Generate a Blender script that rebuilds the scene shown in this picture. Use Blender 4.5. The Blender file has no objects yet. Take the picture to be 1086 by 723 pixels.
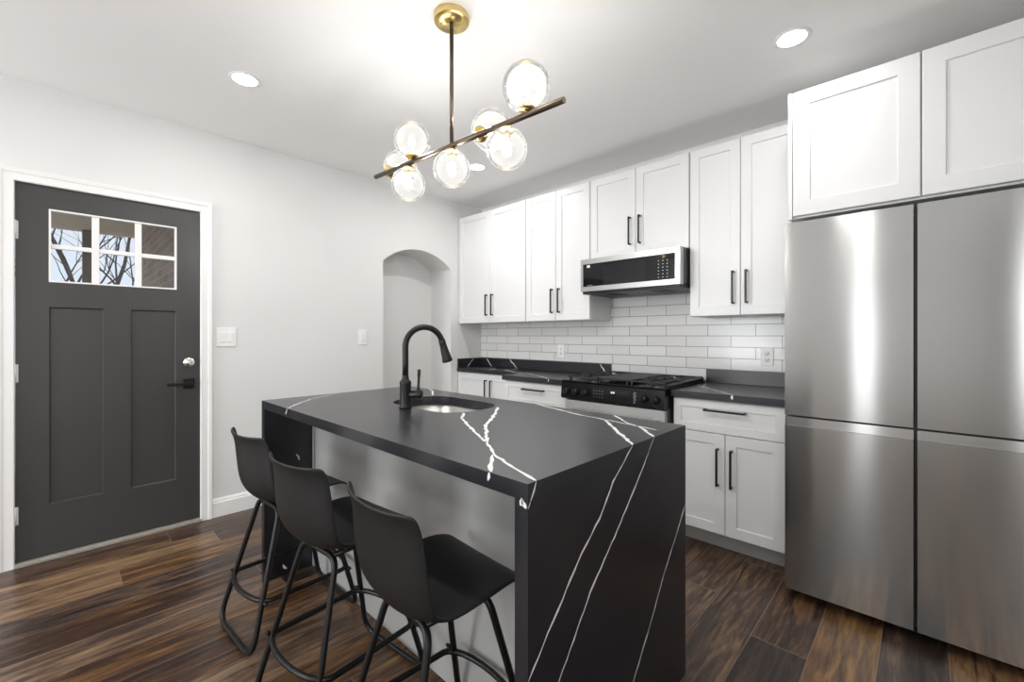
import bpy, bmesh, math, random
from mathutils import Vector, Matrix
random.seed(7)
sc = bpy.context.scene
col = sc.collection
PI = math.pi

# ------------------------------------------------------------------ camera, world, lights, exposure
cam_d = bpy.data.cameras.new('camera'); cam = bpy.data.objects.new('camera', cam_d); col.objects.link(cam)
cam.location = (3.535, -3.228, 1.245)
cam.rotation_euler = (PI / 2, 0, math.radians(43.6))
cam_d.sensor_width = 36; cam_d.lens = 460 / 1086 * 36
cam_d.shift_y = -5.5 / 1086
cam_d.clip_start = .02
sc.camera = cam
vs = sc.view_settings
vs.view_transform = 'Standard'; vs.look = 'None'; vs.gamma = 1; vs.use_curve_mapping = False
vs.exposure = 0.39
W = bpy.data.worlds.new('overcast_sky'); sc.world = W; W.use_nodes = True
bgn = W.node_tree.nodes['Background']
bgn.inputs[0].default_value = (.80, .87, 1, 1); bgn.inputs[1].default_value = .80
sc.cycles.use_denoising = True
sc.cycles.max_bounces = 10; sc.cycles.diffuse_bounces = 5; sc.cycles.sample_clamp_indirect = 6

def area_light(name, loc, rot, sx, sy, power, color=(1, 1, 1)):
    d = bpy.data.lights.new(name, 'AREA'); d.shape = 'RECTANGLE'; d.size = sx; d.size_y = sy
    d.energy = power; d.color = color
    o = bpy.data.objects.new(name, d); col.objects.link(o); o.location = loc; o.rotation_euler = rot
    return o
RX, RY, RZ = 4.30, -6.6, 2.63          # room: x 0..RX, y RY..0, z 0..RZ
# unseen area lights: added back and side fill; sidelight inferred from its reflection
area_light('back_fill_light', (.85, RY - .03, 1.35), (PI / 2, 0, 0), 1.3, 1.7, 60, (.97, .985, 1))  # added as main fill from behind the camera
area_light('side_fill_light', (RX + .03, -4.95, 1.40), (PI / 2, 0, PI / 2), 1.5, 1.5, 22, (.97, .985, 1))  # added to brighten the door wall and ceiling
area_light('sidelight_daylight', (2.895, RY - .03, 1.12), (PI / 2, 0, 0), .26, 2.1, 3.2, (1, .99, .97))
DOWNLIGHT_POWER = 4.8
GLOBE_STRENGTH = 200

# ------------------------------------------------------------------ materials
def mat(name, base, rough=.5, metal=0, spec=.5, noise=0, nscale=8, aniso=0, bump=0, bscale=60, coat=0):
    m = bpy.data.materials.new(name); m.use_nodes = True
    nt = m.node_tree; p = nt.nodes['Principled BSDF']
    p.inputs['Base Color'].default_value = (*base, 1); p.inputs['Roughness'].default_value = rough
    p.inputs['Metallic'].default_value = metal; p.inputs['Specular IOR Level'].default_value = spec
    if aniso: p.inputs['Anisotropic'].default_value = aniso
    if coat: p.inputs['Coat Weight'].default_value = coat
    if noise or bump:
        tc = nt.nodes.new('ShaderNodeTexCoord')
    if noise:
        n = nt.nodes.new('ShaderNodeTexNoise'); n.inputs['Scale'].default_value = nscale; n.inputs['Detail'].default_value = 5
        nt.links.new(tc.outputs['Object'], n.inputs['Vector'])
        mx = nt.nodes.new('ShaderNodeMix'); mx.data_type = 'RGBA'
        mx.inputs[6].default_value = (*[c * (1 - noise) for c in base], 1)
        mx.inputs[7].default_value = (*[min(1, c * (1 + noise)) for c in base], 1)
        nt.links.new(n.outputs['Fac'], mx.inputs[0]); nt.links.new(mx.outputs[2], p.inputs['Base Color'])
    if bump:
        n2 = nt.nodes.new('ShaderNodeTexNoise'); n2.inputs['Scale'].default_value = bscale; n2.inputs['Detail'].default_value = 3
        nt.links.new(tc.outputs['Object'], n2.inputs['Vector'])
        b = nt.nodes.new('ShaderNodeBump'); b.inputs['Strength'].default_value = bump; b.inputs['Distance'].default_value = .002
        nt.links.new(n2.outputs['Fac'], b.inputs['Height']); nt.links.new(b.outputs['Normal'], p.inputs['Normal'])
    return m

def emis(name, color, strength):
    m = bpy.data.materials.new(name); m.use_nodes = True; nt = m.node_tree
    nt.nodes.remove(nt.nodes['Principled BSDF'])
    e = nt.nodes.new('ShaderNodeEmission'); e.inputs[0].default_value = (*color, 1); e.inputs[1].default_value = strength
    nt.links.new(e.outputs[0], nt.nodes['Material Output'].inputs[0])
    return m

M = {}
M['wall'] = mat('wall_paint', (.76, .757, .747), .65, noise=.012, nscale=2, bump=.05, bscale=220)
M['ceiling'] = mat('ceiling_paint', (.92, .917, .91), .8, noise=.01, nscale=2)
M['trim'] = mat('white_trim_paint', (.86, .855, .84), .35, noise=.01)
M['cab'] = mat('white_cabinet_paint', (.78, .78, .777), .32, noise=.008, nscale=4)
M['cabin'] = mat('cabinet_shadow_gap', (.25, .25, .25), .7, noise=.02)
M['toe'] = mat('grey_toe_kick_paint', (.42, .42, .41), .5, noise=.02)
M['door'] = mat('charcoal_door_paint', (.052, .051, .050), .30, noise=.05, nscale=5)
M['panel'] = mat('grey_island_panel_paint', (.40, .40, .392), .4, noise=.02, nscale=3)
M['black'] = mat('matte_black_metal', (.010, .010, .011), .36, spec=.35, noise=.1)
M['seat'] = mat('black_polypropylene', (.012, .0118, .0118), .45, spec=.28, noise=.08, bump=.15, bscale=500)
M['frame'] = mat('black_powder_coat', (.008, .008, .008), .34, spec=.3, noise=.1)
M['brass'] = mat('brushed_brass', (.72, .52, .20), .26, metal=1, noise=.06, nscale=30, aniso=.6)
M['bronze'] = mat('dark_bronze_rod', (.13, .10, .075), .32, metal=1, noise=.05, nscale=20)
M['chrome'] = mat('satin_nickel', (.75, .73, .69), .2, metal=1, noise=.03)
M['steel'] = mat('stainless_steel', (.46, .46, .455), .30, metal=1, noise=.02, nscale=6)
M['darksteel'] = mat('dark_grey_steel', (.10, .10, .10), .4, metal=.6, noise=.05)
M['sink'] = mat('brushed_sink_steel', (.52, .51, .49), .38, metal=1, noise=.05, nscale=14)
M['range'] = mat('black_enamel', (.007, .007, .008), .25, spec=.18, noise=.1)
M['castiron'] = mat('cast_iron', (.018, .018, .019), .55, noise=.15, nscale=40, bump=.3, bscale=200)
M['blackglass'] = mat('black_oven_glass', (.008, .008, .009), .06, spec=.3, noise=.05)
M['screen'] = mat('dark_display_glass', (.010, .010, .012), .12, spec=.3, noise=.05)
M['plastic'] = mat('white_plastic', (.88, .88, .87), .35, noise=.01)
M['slot'] = mat('dark_slot', (.05, .05, .05), .6, noise=.05)
M['sticker'] = mat('white_paper_label', (.85, .85, .83), .6, noise=.02)
M['hinge'] = mat('painted_hinge', (.74, .73, .70), .35, noise=.02)
M['threshold'] = mat('worn_sill', (.30, .28, .24), .6, noise=.3, nscale=25)
M['bark'] = mat('grey_bark', (.085, .070, .058), .9, noise=.3, nscale=12)
M['soffit'] = mat('tan_soffit', (.78, .66, .48), .8, noise=.12, nscale=6)
M['post'] = mat('brown_post', (.27, .24, .19), .8, noise=.2, nscale=6)
M['ground'] = mat('pale_bounce_ground', (.45, .44, .41), .95, noise=.3, nscale=3)  # unseen ground, made pale to bounce light onto the soffit
M['clock'] = emis('lit_clock_digits', (.8, .9, 1), 1.2)
M['downlight'] = emis('downlight_lens', (1, .985, .96), 30)
M['bulb'] = emis('warm_bulb', (1, .985, .96), GLOBE_STRENGTH)

def quartz():
    m = mat('black_quartz', (.03, .03, .032), .28, spec=.62)
    nt = m.node_tree; p = nt.nodes['Principled BSDF']; tc = nt.nodes.new('ShaderNodeTexCoord')
    n = nt.nodes.new('ShaderNodeTexNoise'); n.inputs['Scale'].default_value = 3.2; n.inputs['Detail'].default_value = 8
    n.inputs['Roughness'].default_value = .6; n.inputs['Distortion'].default_value = .8
    nt.links.new(tc.outputs['Object'], n.inputs['Vector'])
    r = nt.nodes.new('ShaderNodeValToRGB'); e = r.color_ramp.elements
    e[0].position = .35; e[0].color = (.011, .011, .015, 1); e[1].position = .72; e[1].color = (.021, .021, .025, 1)
    nt.links.new(n.outputs['Fac'], r.inputs[0])
    # sparse pale flecks
    n2 = nt.nodes.new('ShaderNodeTexNoise'); n2.inputs['Scale'].default_value = 9; n2.inputs['Detail'].default_value = 10
    n2.inputs['Roughness'].default_value = .75; n2.inputs['Distortion'].default_value = 2.2
    nt.links.new(tc.outputs['Object'], n2.inputs['Vector'])
    r2 = nt.nodes.new('ShaderNodeValToRGB'); e = r2.color_ramp.elements
    e[0].position = .70; e[0].color = (0, 0, 0, 1); e[1].position = .80; e[1].color = (.35, .35, .35, 1)
    nt.links.new(n2.outputs['Fac'], r2.inputs[0])
    mx = nt.nodes.new('ShaderNodeMix'); mx.data_type = 'RGBA'; mx.inputs[7].default_value = (.22, .22, .22, 1)
    nt.links.new(r2.outputs[0], mx.inputs[0]); nt.links.new(r.outputs[0], mx.inputs[6])
    nt.links.new(mx.outputs[2], p.inputs['Base Color'])
    return m
M['quartz'] = quartz()
M['vein'] = mat('white_quartz_vein', (.80, .79, .76), .4, noise=.08, nscale=30)

def floor_mat():
    m = bpy.data.materials.new('dark_acacia_planks'); m.use_nodes = True; nt = m.node_tree; L = nt.links.new
    p = nt.nodes['Principled BSDF']
    def N(t): return nt.nodes.new(t)
    def math_(op, a=None, b=None):
        n = N('ShaderNodeMath'); n.operation = op
        for i, v in enumerate((a, b)):
            if v is None: continue
            if isinstance(v, (int, float)): n.inputs[i].default_value = v
            else: L(v, n.inputs[i])
        return n.outputs[0]
    g = N('ShaderNodeTexCoord'); s = N('ShaderNodeSeparateXYZ'); L(g.outputs['Object'], s.inputs[0])
    xr = math_('DIVIDE', math_('SUBTRACT', s.outputs[0], .047), .1975)
    row = math_('FLOOR', xr); fx = math_('FRACT', xr)
    wn = N('ShaderNodeTexWhiteNoise'); wn.noise_dimensions = '1D'; L(row, wn.inputs['W'])
    yr = math_('ADD', math_('DIVIDE', s.outputs[1], 1.22), math_('MULTIPLY', wn.outputs['Value'], 7.3))
    pl = math_('FLOOR', yr); fy = math_('FRACT', yr)
    cb = N('ShaderNodeCombineXYZ'); L(row, cb.inputs[0]); L(pl, cb.inputs[1])
    wp = N('ShaderNodeTexWhiteNoise'); wp.noise_dimensions = '3D'; L(cb.outputs[0], wp.inputs['Vector'])
    # grain coordinates: stretched along the plank, shifted plank by plank
    gc = N('ShaderNodeCombineXYZ')
    L(math_('ADD', math_('MULTIPLY', s.outputs[0], 12), math_('MULTIPLY', wp.outputs['Value'], 37)), gc.inputs[0])
    L(math_('ADD', math_('MULTIPLY', s.outputs[1], 1.15), math_('MULTIPLY', row, 3.7)), gc.inputs[1])
    n1 = N('ShaderNodeTexNoise'); n1.inputs['Scale'].default_value = 1.5; n1.inputs['Detail'].default_value = 7
    n1.inputs['Roughness'].default_value = .62; n1.inputs['Distortion'].default_value = 1.3; L(gc.outputs[0], n1.inputs['Vector'])
    n2 = N('ShaderNodeTexNoise'); n2.inputs['Scale'].default_value = 5; n2.inputs['Detail'].default_value = 6
    n2.inputs['Roughness'].default_value = .7; n2.inputs['Distortion'].default_value = .6; L(gc.outputs[0], n2.inputs['Vector'])
    v = math_('ADD', math_('SUBTRACT', math_('MULTIPLY', n1.outputs['Fac'], .90), .155), math_('MULTIPLY', n2.outputs['Fac'], .50))
    v = math_('ADD', v, math_('MULTIPLY', math_('SUBTRACT', wp.outputs['Value'], .5), .24))
    r = N('ShaderNodeValToRGB'); e = r.color_ramp.elements
    e[0].position = .30; e[0].color = (.010, .0068, .0060, 1)
    e[1].position = .86; e[1].color = (.34, .20, .085, 1)
    for pos, c in ((.40, (.024, .0145, .0115)), (.52, (.062, .033, .0205)), (.64, (.150, .080, .036))):
        x = e.new(pos); x.color = (*c, 1)
    L(v, r.inputs[0])
    # cooler / warmer planks
    hs = N('ShaderNodeHueSaturation'); L(r.outputs[0], hs.inputs['Color'])
    sp = N('ShaderNodeSeparateColor'); L(wp.outputs['Color'], sp.inputs[0])
    L(math_('ADD', .80, math_('MULTIPLY', sp.outputs[1], .34)), hs.inputs['Saturation'])
    # fine pale bevel line at the seams
    ex = math_('LESS_THAN', math_('MINIMUM', fx, math_('SUBTRACT', 1, fx)), .0065)
    ey = math_('LESS_THAN', math_('MINIMUM', fy, math_('SUBTRACT', 1, fy)), .0014)
    sm = math_('MAXIMUM', ex, ey)
    mx = N('ShaderNodeMix'); mx.data_type = 'RGBA'; mx.inputs[7].default_value = (.26, .19, .145, 1)
    L(math_('MULTIPLY', sm, .75), mx.inputs[0]); L(hs.outputs[0], mx.inputs[6]); L(mx.outputs[2], p.inputs['Base Color'])
    p.inputs['Roughness'].default_value = .33; p.inputs['Specular IOR Level'].default_value = .45
    b = N('ShaderNodeBump'); b.inputs['Strength'].default_value = .12; b.inputs['Distance'].default_value = .002
    L(n2.outputs['Fac'], b.inputs['Height']); L(b.outputs['Normal'], p.inputs['Normal'])
    return m
M['floor'] = floor_mat()

def brick_mat(name, axis, bw, rh, ox, oz, mortar, c1, c2, cm, rough, glossy_bump=0):
    m = bpy.data.materials.new(name); m.use_nodes = True; nt = m.node_tree; L = nt.links.new; p = nt.nodes['Principled BSDF']
    tc = nt.nodes.new('ShaderNodeTexCoord'); s = nt.nodes.new('ShaderNodeSeparateXYZ'); L(tc.outputs['Object'], s.inputs[0])
    c = nt.nodes.new('ShaderNodeCombineXYZ')
    for i, (src, off) in enumerate(((s.outputs[axis], ox), (s.outputs[2], oz))):
        a = nt.nodes.new('ShaderNodeMath'); a.operation = 'SUBTRACT'; L(src, a.inputs[0]); a.inputs[1].default_value = off; L(a.outputs[0], c.inputs[i])
    b = nt.nodes.new('ShaderNodeTexBrick'); L(c.outputs[0], b.inputs['Vector'])
    b.inputs['Scale'].default_value = 1; b.inputs['Brick Width'].default_value = bw; b.inputs['Row Height'].default_value = rh
    b.inputs['Mortar Size'].default_value = mortar; b.inputs['Mortar Smooth'].default_value = .1
    b.inputs['Color1'].default_value = (*c1, 1); b.inputs['Color2'].default_value = (*c2, 1); b.inputs['Mortar'].default_value = (*cm, 1)
    b.offset = .5; b.inputs['Bias'].default_value = 0
    L(b.outputs['Color'], p.inputs['Base Color']); p.inputs['Roughness'].default_value = rough
    n = nt.nodes.new('ShaderNodeTexNoise'); n.inputs['Scale'].default_value = 14; L(tc.outputs['Object'], n.inputs['Vector'])
    bm_ = nt.nodes.new('ShaderNodeBump'); bm_.inputs['Strength'].default_value = .5; bm_.inputs['Distance'].default_value = .004; bm_.invert = True
    ad = nt.nodes.new('ShaderNodeMath'); ad.operation = 'MULTIPLY_ADD'; L(n.outputs['Fac'], ad.inputs[0]); ad.inputs[1].default_value = glossy_bump
    L(b.outputs['Fac'], ad.inputs[2]); L(ad.outputs[0], bm_.inputs['Height']); L(bm_.outputs['Normal'], p.inputs['Normal'])
    return m
M['tile'] = brick_mat('white_subway_tile', 0, .3085, .0783, .0945, .9315, .0018, (.78, .78, .77), (.70, .695, .69), (.17, .165, .155), .16, .35)
M['brick'] = brick_mat('brown_brick', 0, .20, .067, 0, 0, .004, (.44, .33, .25), (.30, .225, .17), (.52, .46, .38), .9, .3)

def spun_brass():
    m = mat('spun_brass', (.74, .56, .23), .30, metal=1, aniso=.9)
    nt = m.node_tree; p = nt.nodes['Principled BSDF']
    tg = nt.nodes.new('ShaderNodeTangent'); tg.direction_type = 'RADIAL'; tg.axis = 'Z'; nt.links.new(tg.outputs[0], p.inputs['Tangent'])
    return m
M['spun'] = spun_brass()

def brushed():
    m = mat('brushed_fridge_steel', (.47, .47, .46), .16, metal=1, aniso=.97)
    nt = m.node_tree; p = nt.nodes['Principled BSDF']; tc = nt.nodes.new('ShaderNodeTexCoord'); L = nt.links.new
    mp = nt.nodes.new('ShaderNodeMapping'); mp.inputs['Scale'].default_value = (1.0, 1, 300); L(tc.outputs['Object'], mp.inputs[0])
    n = nt.nodes.new('ShaderNodeTexNoise'); n.inputs['Scale'].default_value = 3; n.inputs['Detail'].default_value = 4; L(mp.outputs[0], n.inputs['Vector'])
    mr = nt.nodes.new('ShaderNodeMapRange'); mr.inputs[3].default_value = .15; mr.inputs[4].default_value = .165
    L(n.outputs['Fac'], mr.inputs[0]); L(mr.outputs[0], p.inputs['Roughness'])
    n2 = nt.nodes.new('ShaderNodeTexNoise'); n2.inputs['Scale'].default_value = 2.1; n2.inputs['Detail'].default_value = 1; L(tc.outputs['Object'], n2.inputs['Vector'])
    b = nt.nodes.new('ShaderNodeBump'); b.inputs['Strength'].default_value = .10; b.inputs['Distance'].default_value = .02
    L(n2.outputs['Fac'], b.inputs['Height']); L(b.outputs['Normal'], p.inputs['Normal'])
    tg = nt.nodes.new('ShaderNodeTangent'); tg.direction_type = 'RADIAL'; tg.axis = 'Z'; L(tg.outputs[0], p.inputs['Tangent'])
    p.inputs['Anisotropic Rotation'].default_value = .25
    return m
M['fridge'] = brushed()

def pane_mat():
    m = bpy.data.materials.new('clear_pane'); m.use_nodes = True; nt = m.node_tree; L = nt.links.new
    nt.nodes.remove(nt.nodes['Principled BSDF'])
    t = nt.nodes.new('ShaderNodeBsdfTransparent'); t.inputs[0].default_value = (.96, .97, .97, 1)
    g = nt.nodes.new('ShaderNodeBsdfGlossy'); g.inputs['Roughness'].default_value = .02
    f = nt.nodes.new('ShaderNodeFresnel'); f.inputs[0].default_value = 1.45
    x = nt.nodes.new('ShaderNodeMixShader'); L(f.outputs[0], x.inputs[0]); L(t.outputs[0], x.inputs[1]); L(g.outputs[0], x.inputs[2])
    L(x.outputs[0], nt.nodes['Material Output'].inputs[0])
    return m
M['pane'] = pane_mat()

def globe_mat():
    # seeded, slightly frosted glass: mostly see-through, milky towards the rim
    m = bpy.data.materials.new('seeded_globe_glass'); m.use_nodes = True; nt = m.node_tree; L = nt.links.new
    nt.nodes.remove(nt.nodes['Principled BSDF'])
    tr = nt.nodes.new('ShaderNodeBsdfTransparent')
    tl = nt.nodes.new('ShaderNodeBsdfTranslucent'); tl.inputs[0].default_value = (.97, .96, .93, 1)
    gl = nt.nodes.new('ShaderNodeBsdfGlossy'); gl.inputs['Roughness'].default_value = .08
    lw = nt.nodes.new('ShaderNodeLayerWeight'); lw.inputs[0].default_value = .35
    tc = nt.nodes.new('ShaderNodeTexCoord'); vo = nt.nodes.new('ShaderNodeTexVoronoi'); vo.feature = 'DISTANCE_TO_EDGE'
    vo.inputs['Scale'].default_value = 42; L(tc.outputs['Object'], vo.inputs['Vector'])
    mr = nt.nodes.new('ShaderNodeMapRange'); mr.inputs[1].default_value = 0; mr.inputs[2].default_value = .08
    mr.inputs[3].default_value = .012; mr.inputs[4].default_value = 0; L(vo.outputs['Distance'], mr.inputs[0])
    a = nt.nodes.new('ShaderNodeMath'); a.operation = 'MULTIPLY_ADD'; a.use_clamp = True
    L(lw.outputs['Facing'], a.inputs[0]); a.inputs[1].default_value = .085; L(mr.outputs[0], a.inputs[2])
    b = nt.nodes.new('ShaderNodeMath'); b.operation = 'ADD'; b.use_clamp = True; L(a.outputs[0], b.inputs[0]); b.inputs[1].default_value = .019
    x1 = nt.nodes.new('ShaderNodeMixShader'); L(b.outputs[0], x1.inputs[0]); L(tr.outputs[0], x1.inputs[1]); L(tl.outputs[0], x1.inputs[2])
    f = nt.nodes.new('ShaderNodeFresnel'); f.inputs[0].default_value = 1.2
    x2 = nt.nodes.new('ShaderNodeMixShader'); L(f.outputs[0], x2.inputs[0]); L(x1.outputs[0], x2.inputs[1]); L(gl.outputs[0], x2.inputs[2])
    L(x2.outputs[0], nt.nodes['Material Output'].inputs[0])
    return m
M['globe'] = globe_mat()

# ------------------------------------------------------------------ helpers
def obj(name, bm, m, parent=None, loc=None, smooth=False, mods=()):
    me = bpy.data.meshes.new(name); bmesh.ops.recalc_face_normals(bm, faces=bm.faces[:])
    bm.to_mesh(me); bm.free()
    for x in (m if isinstance(m, (list, tuple)) else [m]): me.materials.append(x)
    if smooth: me.shade_smooth()
    o = bpy.data.objects.new(name, me); col.objects.link(o)
    if parent: o.parent = parent
    if loc: o.location = loc
    return o
def tag(o, label, cat, group=None, kind=None):
    if label: o['label'] = label
    if cat: o['category'] = cat
    if group: o['group'] = group
    if kind: o['kind'] = kind
    return o
def thing(name, label, cat, loc=(0, 0, 0), rz=0, group=None, kind=None):
    o = bpy.data.objects.new(name, None); col.objects.link(o); o.location = loc; o.rotation_euler = (0, 0, rz)
    o.empty_display_size = .1
    return tag(o, label, cat, group, kind)
def structure(o, label=None, cat=None): return tag(o, label, cat, None, 'structure')
def B(): return bmesh.new()
def box(bm, x0, x1, y0, y1, z0, z1, bev=0, mi=0):
    r = bmesh.ops.create_cube(bm, size=1)
    vs_ = r['verts']
    for v in vs_:
        v.co = Vector(((x0 + x1) / 2 + v.co.x * (x1 - x0), (y0 + y1) / 2 + v.co.y * (y1 - y0), (z0 + z1) / 2 + v.co.z * (z1 - z0)))
    fs = {f for v in vs_ for f in v.link_faces}
    for f in fs: f.material_index = mi
    if bev:
        es = list({e for v in vs_ for e in v.link_edges})
        bmesh.ops.bevel(bm, geom=es, offset=bev, segments=2, affect='EDGES', profile=.5)
    return bm
def bx(*a, **k): return box(B(), *a, **k)
def tube(bm, pts, r, seg=10, closed=False, caps=True, mi=0):
    pts = [Vector(p) for p in pts]; n = len(pts); rings = []
    rad = r if isinstance(r, (list, tuple)) else [r] * n
    def tan(i):
        if closed: return (pts[(i + 1) % n] - pts[i - 1]).normalized()
        return (pts[min(i + 1, n - 1)] - pts[max(i - 1, 0)]).normalized()
    t = tan(0); up = Vector((0, 0, 1)) if abs(t.z) < .9 else Vector((1, 0, 0))
    nrm = (up - t * up.dot(t)).normalized()
    for i in range(n):
        t = tan(i); nrm = (nrm - t * nrm.dot(t)).normalized(); b = t.cross(nrm)
        rings.append([bm.verts.new(pts[i] + (nrm * math.cos(2 * PI * k / seg) + b * math.sin(2 * PI * k / seg)) * rad[i]) for k in range(seg)])
    for i in range(n if closed else n - 1):
        a, c = rings[i], rings[(i + 1) % n]
        sh = 0
        if closed and i == n - 1:
            sh = min(range(seg), key=lambda s: (a[0].co - c[s].co).length)
        for k in range(seg):
            f = bm.faces.new((a[k], a[(k + 1) % seg], c[(k + 1 + sh) % seg], c[(k + sh) % seg])); f.smooth = True; f.material_index = mi
    if caps and not closed:
        for rr in (rings[0], rings[-1]):
            f = bm.faces.new(rr); f.material_index = mi
    return bm
def lathe(bm, prof, axis='z', org=(0, 0, 0), seg=32, smooth=True, direction=None, mi=0):
    # prof: list of (radius, height); revolve about axis (or any direction) through org
    d = Vector(direction).normalized() if direction else {'x': Vector((1, 0, 0)), 'y': Vector((0, 1, 0)), 'z': Vector((0, 0, 1))}[axis]
    u = d.orthogonal().normalized(); w = d.cross(u); org = Vector(org); rings = []
    for (r, h) in prof:
        if r < 1e-6: rings.append([bm.verts.new(org + d * h)])
        else: rings.append([bm.verts.new(org + d * h + (u * math.cos(2 * PI * k / seg) + w * math.sin(2 * PI * k / seg)) * r) for k in range(seg)])
    for a, c in zip(rings, rings[1:]):
        for k in range(seg):
            k2 = (k + 1) % seg
            q = [a[0]] if len(a) == 1 else [a[k], a[k2]]
            q += [c[0]] if len(c) == 1 else [c[k2], c[k]]
            if len(q) >= 3:
                f = bm.faces.new(q); f.smooth = smooth; f.material_index = mi
    return bm
def fillet(pts, r, n=6, closed=False):
    pts = [Vector(p) for p in pts]; out = []; N = len(pts)
    for i, p in enumerate(pts):
        if not closed and i in (0, N - 1): out.append(p); continue
        a, c = pts[i - 1], pts[(i + 1) % N]
        rr = r[i] if isinstance(r, (list, tuple)) else r
        if rr <= 0: out.append(p); continue
        da, dc = (a - p), (c - p); la, lc = min(rr, da.length * .49), min(rr, dc.length * .49)
        p0, p1 = p + da.normalized() * la, p + dc.normalized() * lc
        for k in range(n + 1):
            t = k / n; out.append(p0 * (1 - t) ** 2 + p * 2 * t * (1 - t) + p1 * t * t)
    return out
def plate_with_holes(bm, outer, holes, to3, depth, mi=0):
    # outer / holes: 2-D loops; to3(u, v, d) -> 3-D point; d runs 0..depth
    es = []
    for lp in [outer] + holes:
        vs_ = [bm.verts.new(to3(u, v, 0)) for u, v in lp]
        for a, b in zip(vs_, vs_[1:] + vs_[:1]): es.append(bm.edges.new((a, b)))
    r = bmesh.ops.triangle_fill(bm, edges=es, use_beauty=True)
    fs = [g for g in r['geom'] if isinstance(g, bmesh.types.BMFace)]
    ex = bmesh.ops.extrude_face_region(bm, geom=fs)
    dv = Vector(to3(0, 0, depth)) - Vector(to3(0, 0, 0))
    for v in ex['geom']:
        if isinstance(v, bmesh.types.BMVert): v.co += dv
    return bm
def copy_tree(o, parent=None):
    c = o.copy(); col.objects.link(c)
    if parent: c.parent = parent
    for ch in list(o.children): copy_tree(ch, c)
    return c
def vein(bm, pts, normal, w, mi=1, jit=.5, off=.0006):
    n = Vector(normal); pts = [Vector(p) for p in pts]; fine = []
    for a, c in zip(pts, pts[1:]):
        k = max(2, int((c - a).length / .022))
        for i in range(k): fine.append(a.lerp(c, i / k))
    fine.append(pts[-1]); prev = None; N = len(fine)
    for i, p in enumerate(fine):
        t = (fine[min(i + 1, N - 1)] - fine[max(i - 1, 0)]).normalized(); s = n.cross(t).normalized()
        ww = w * (1 + random.uniform(-jit, jit) * .8) * (.45 if i in (0, N - 1) else 1) / 2
        c = p + s * random.uniform(-.3, .3) * w + n * off
        cur = (bm.verts.new(c - s * ww), bm.verts.new(c + s * ww))
        if prev:
            f = bm.faces.new((prev[0], cur[0], cur[1], prev[1])); f.material_index = mi
            if f.normal.dot(n) < 0: f.normal_flip()
        prev = cur
    return bm

# ------------------------------------------------------------------ the room shell
WT = .14
structure(obj('floor', bx(-.345, RX + WT, RY - WT, WT, -.12, 0), M['floor']), 'dark brown wood plank floor with pale seams', 'floor')
structure(obj('ceiling', bx(-WT, RX + WT, RY - WT, WT, RZ, RZ + .12), M['ceiling']), 'plain off-white painted ceiling', 'ceiling')
# left wall with the front-door opening and the arched niche cut out
DY0, DY1, DZ = -3.388, -2.556, 2.080
NY0, NY1, NS = -1.200, -.430, 1.925
def arch(n=24):
    hw = (NY1 - NY0) / 2; rise = .148; R_ = (hw * hw + rise * rise) / (2 * rise); cyc = (NY0 + NY1) / 2; czc = NS + rise - R_
    a0 = math.asin(hw / R_)
    return [(cyc + R_ * math.sin(a0 - 2 * a0 * k / n), czc + R_ * math.cos(a0 - 2 * a0 * k / n)) for k in range(n + 1)]
AR = arch()
outline = [(RY - WT, 0), (DY0, 0), (DY0, DZ), (DY1, DZ), (DY1, 0), (NY0, 0)] + AR[::-1] + [(NY1, 0), (WT, 0), (WT, RZ), (RY - WT, RZ)]
bm = plate_with_holes(B(), outline, [], lambda u, v, d: (-d, u, v), WT)
structure(obj('wall_left', bm, M['wall']), 'long off-white wall holding the dark front door', 'wall')
# niche lining behind the wall: jambs, curved soffit and back
bm = B()
ring = [(NY0, 0)] + AR[::-1] + [(NY1, 0)]
for t0, t1 in ((0, .1),):
    a = [bm.verts.new((-WT, y, z)) for y, z in ring]; c = [bm.verts.new((-.34, y, z)) for y, z in ring]
    for i in range(len(ring) - 1): bm.faces.new((a[i], c[i], c[i + 1], a[i + 1]))
    bm.faces.new(c)
structure(obj('wall_niche', bm, M['wall']), 'shallow arched recess in the off-white wall beside the cabinets', 'wall niche')
structure(obj('wall_back', bx(-WT, RX + WT, 0, WT, 0, RZ), M['wall']), 'off-white wall behind the kitchen cabinets', 'wall')
bm = plate_with_holes(B(), [(RY - WT, 0), (0, 0), (0, RZ), (RY - WT, RZ)], [[(-5.7, .65), (-4.2, .65), (-4.2, 2.15), (-5.7, 2.15)]], lambda u, v, d: (RX + d, u, v), WT)  # opening added for the unseen side fill light
structure(obj('wall_right', bm, M['wall']), 'off-white wall beyond the refrigerator', 'wall')
bm = plate_with_holes(B(), [(-WT, 0), (RX + WT, 0), (RX + WT, RZ), (-WT, RZ)],
                      [[(.20, .5), (1.50, .5), (1.50, 2.2), (.20, 2.2)], [(2.76, .07), (3.03, .07), (3.03, 2.17), (2.76, 2.17)]],  # the wide opening is added for the back fill light
                      lambda u, v, d: (u, RY - d, v), WT)
structure(obj('wall_front', bm, M['wall']), 'off-white wall behind the viewer with sidelight and added fill opening', 'wall')
# tile backsplash laid on the cabinet wall
bsp = obj('backsplash_tiles', bx(.002, 3.035, -.010, -.0005, .917, 1.60), M['tile'])
structure(bsp, 'glossy white subway tile backsplash with dark grout', 'backsplash')
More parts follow.
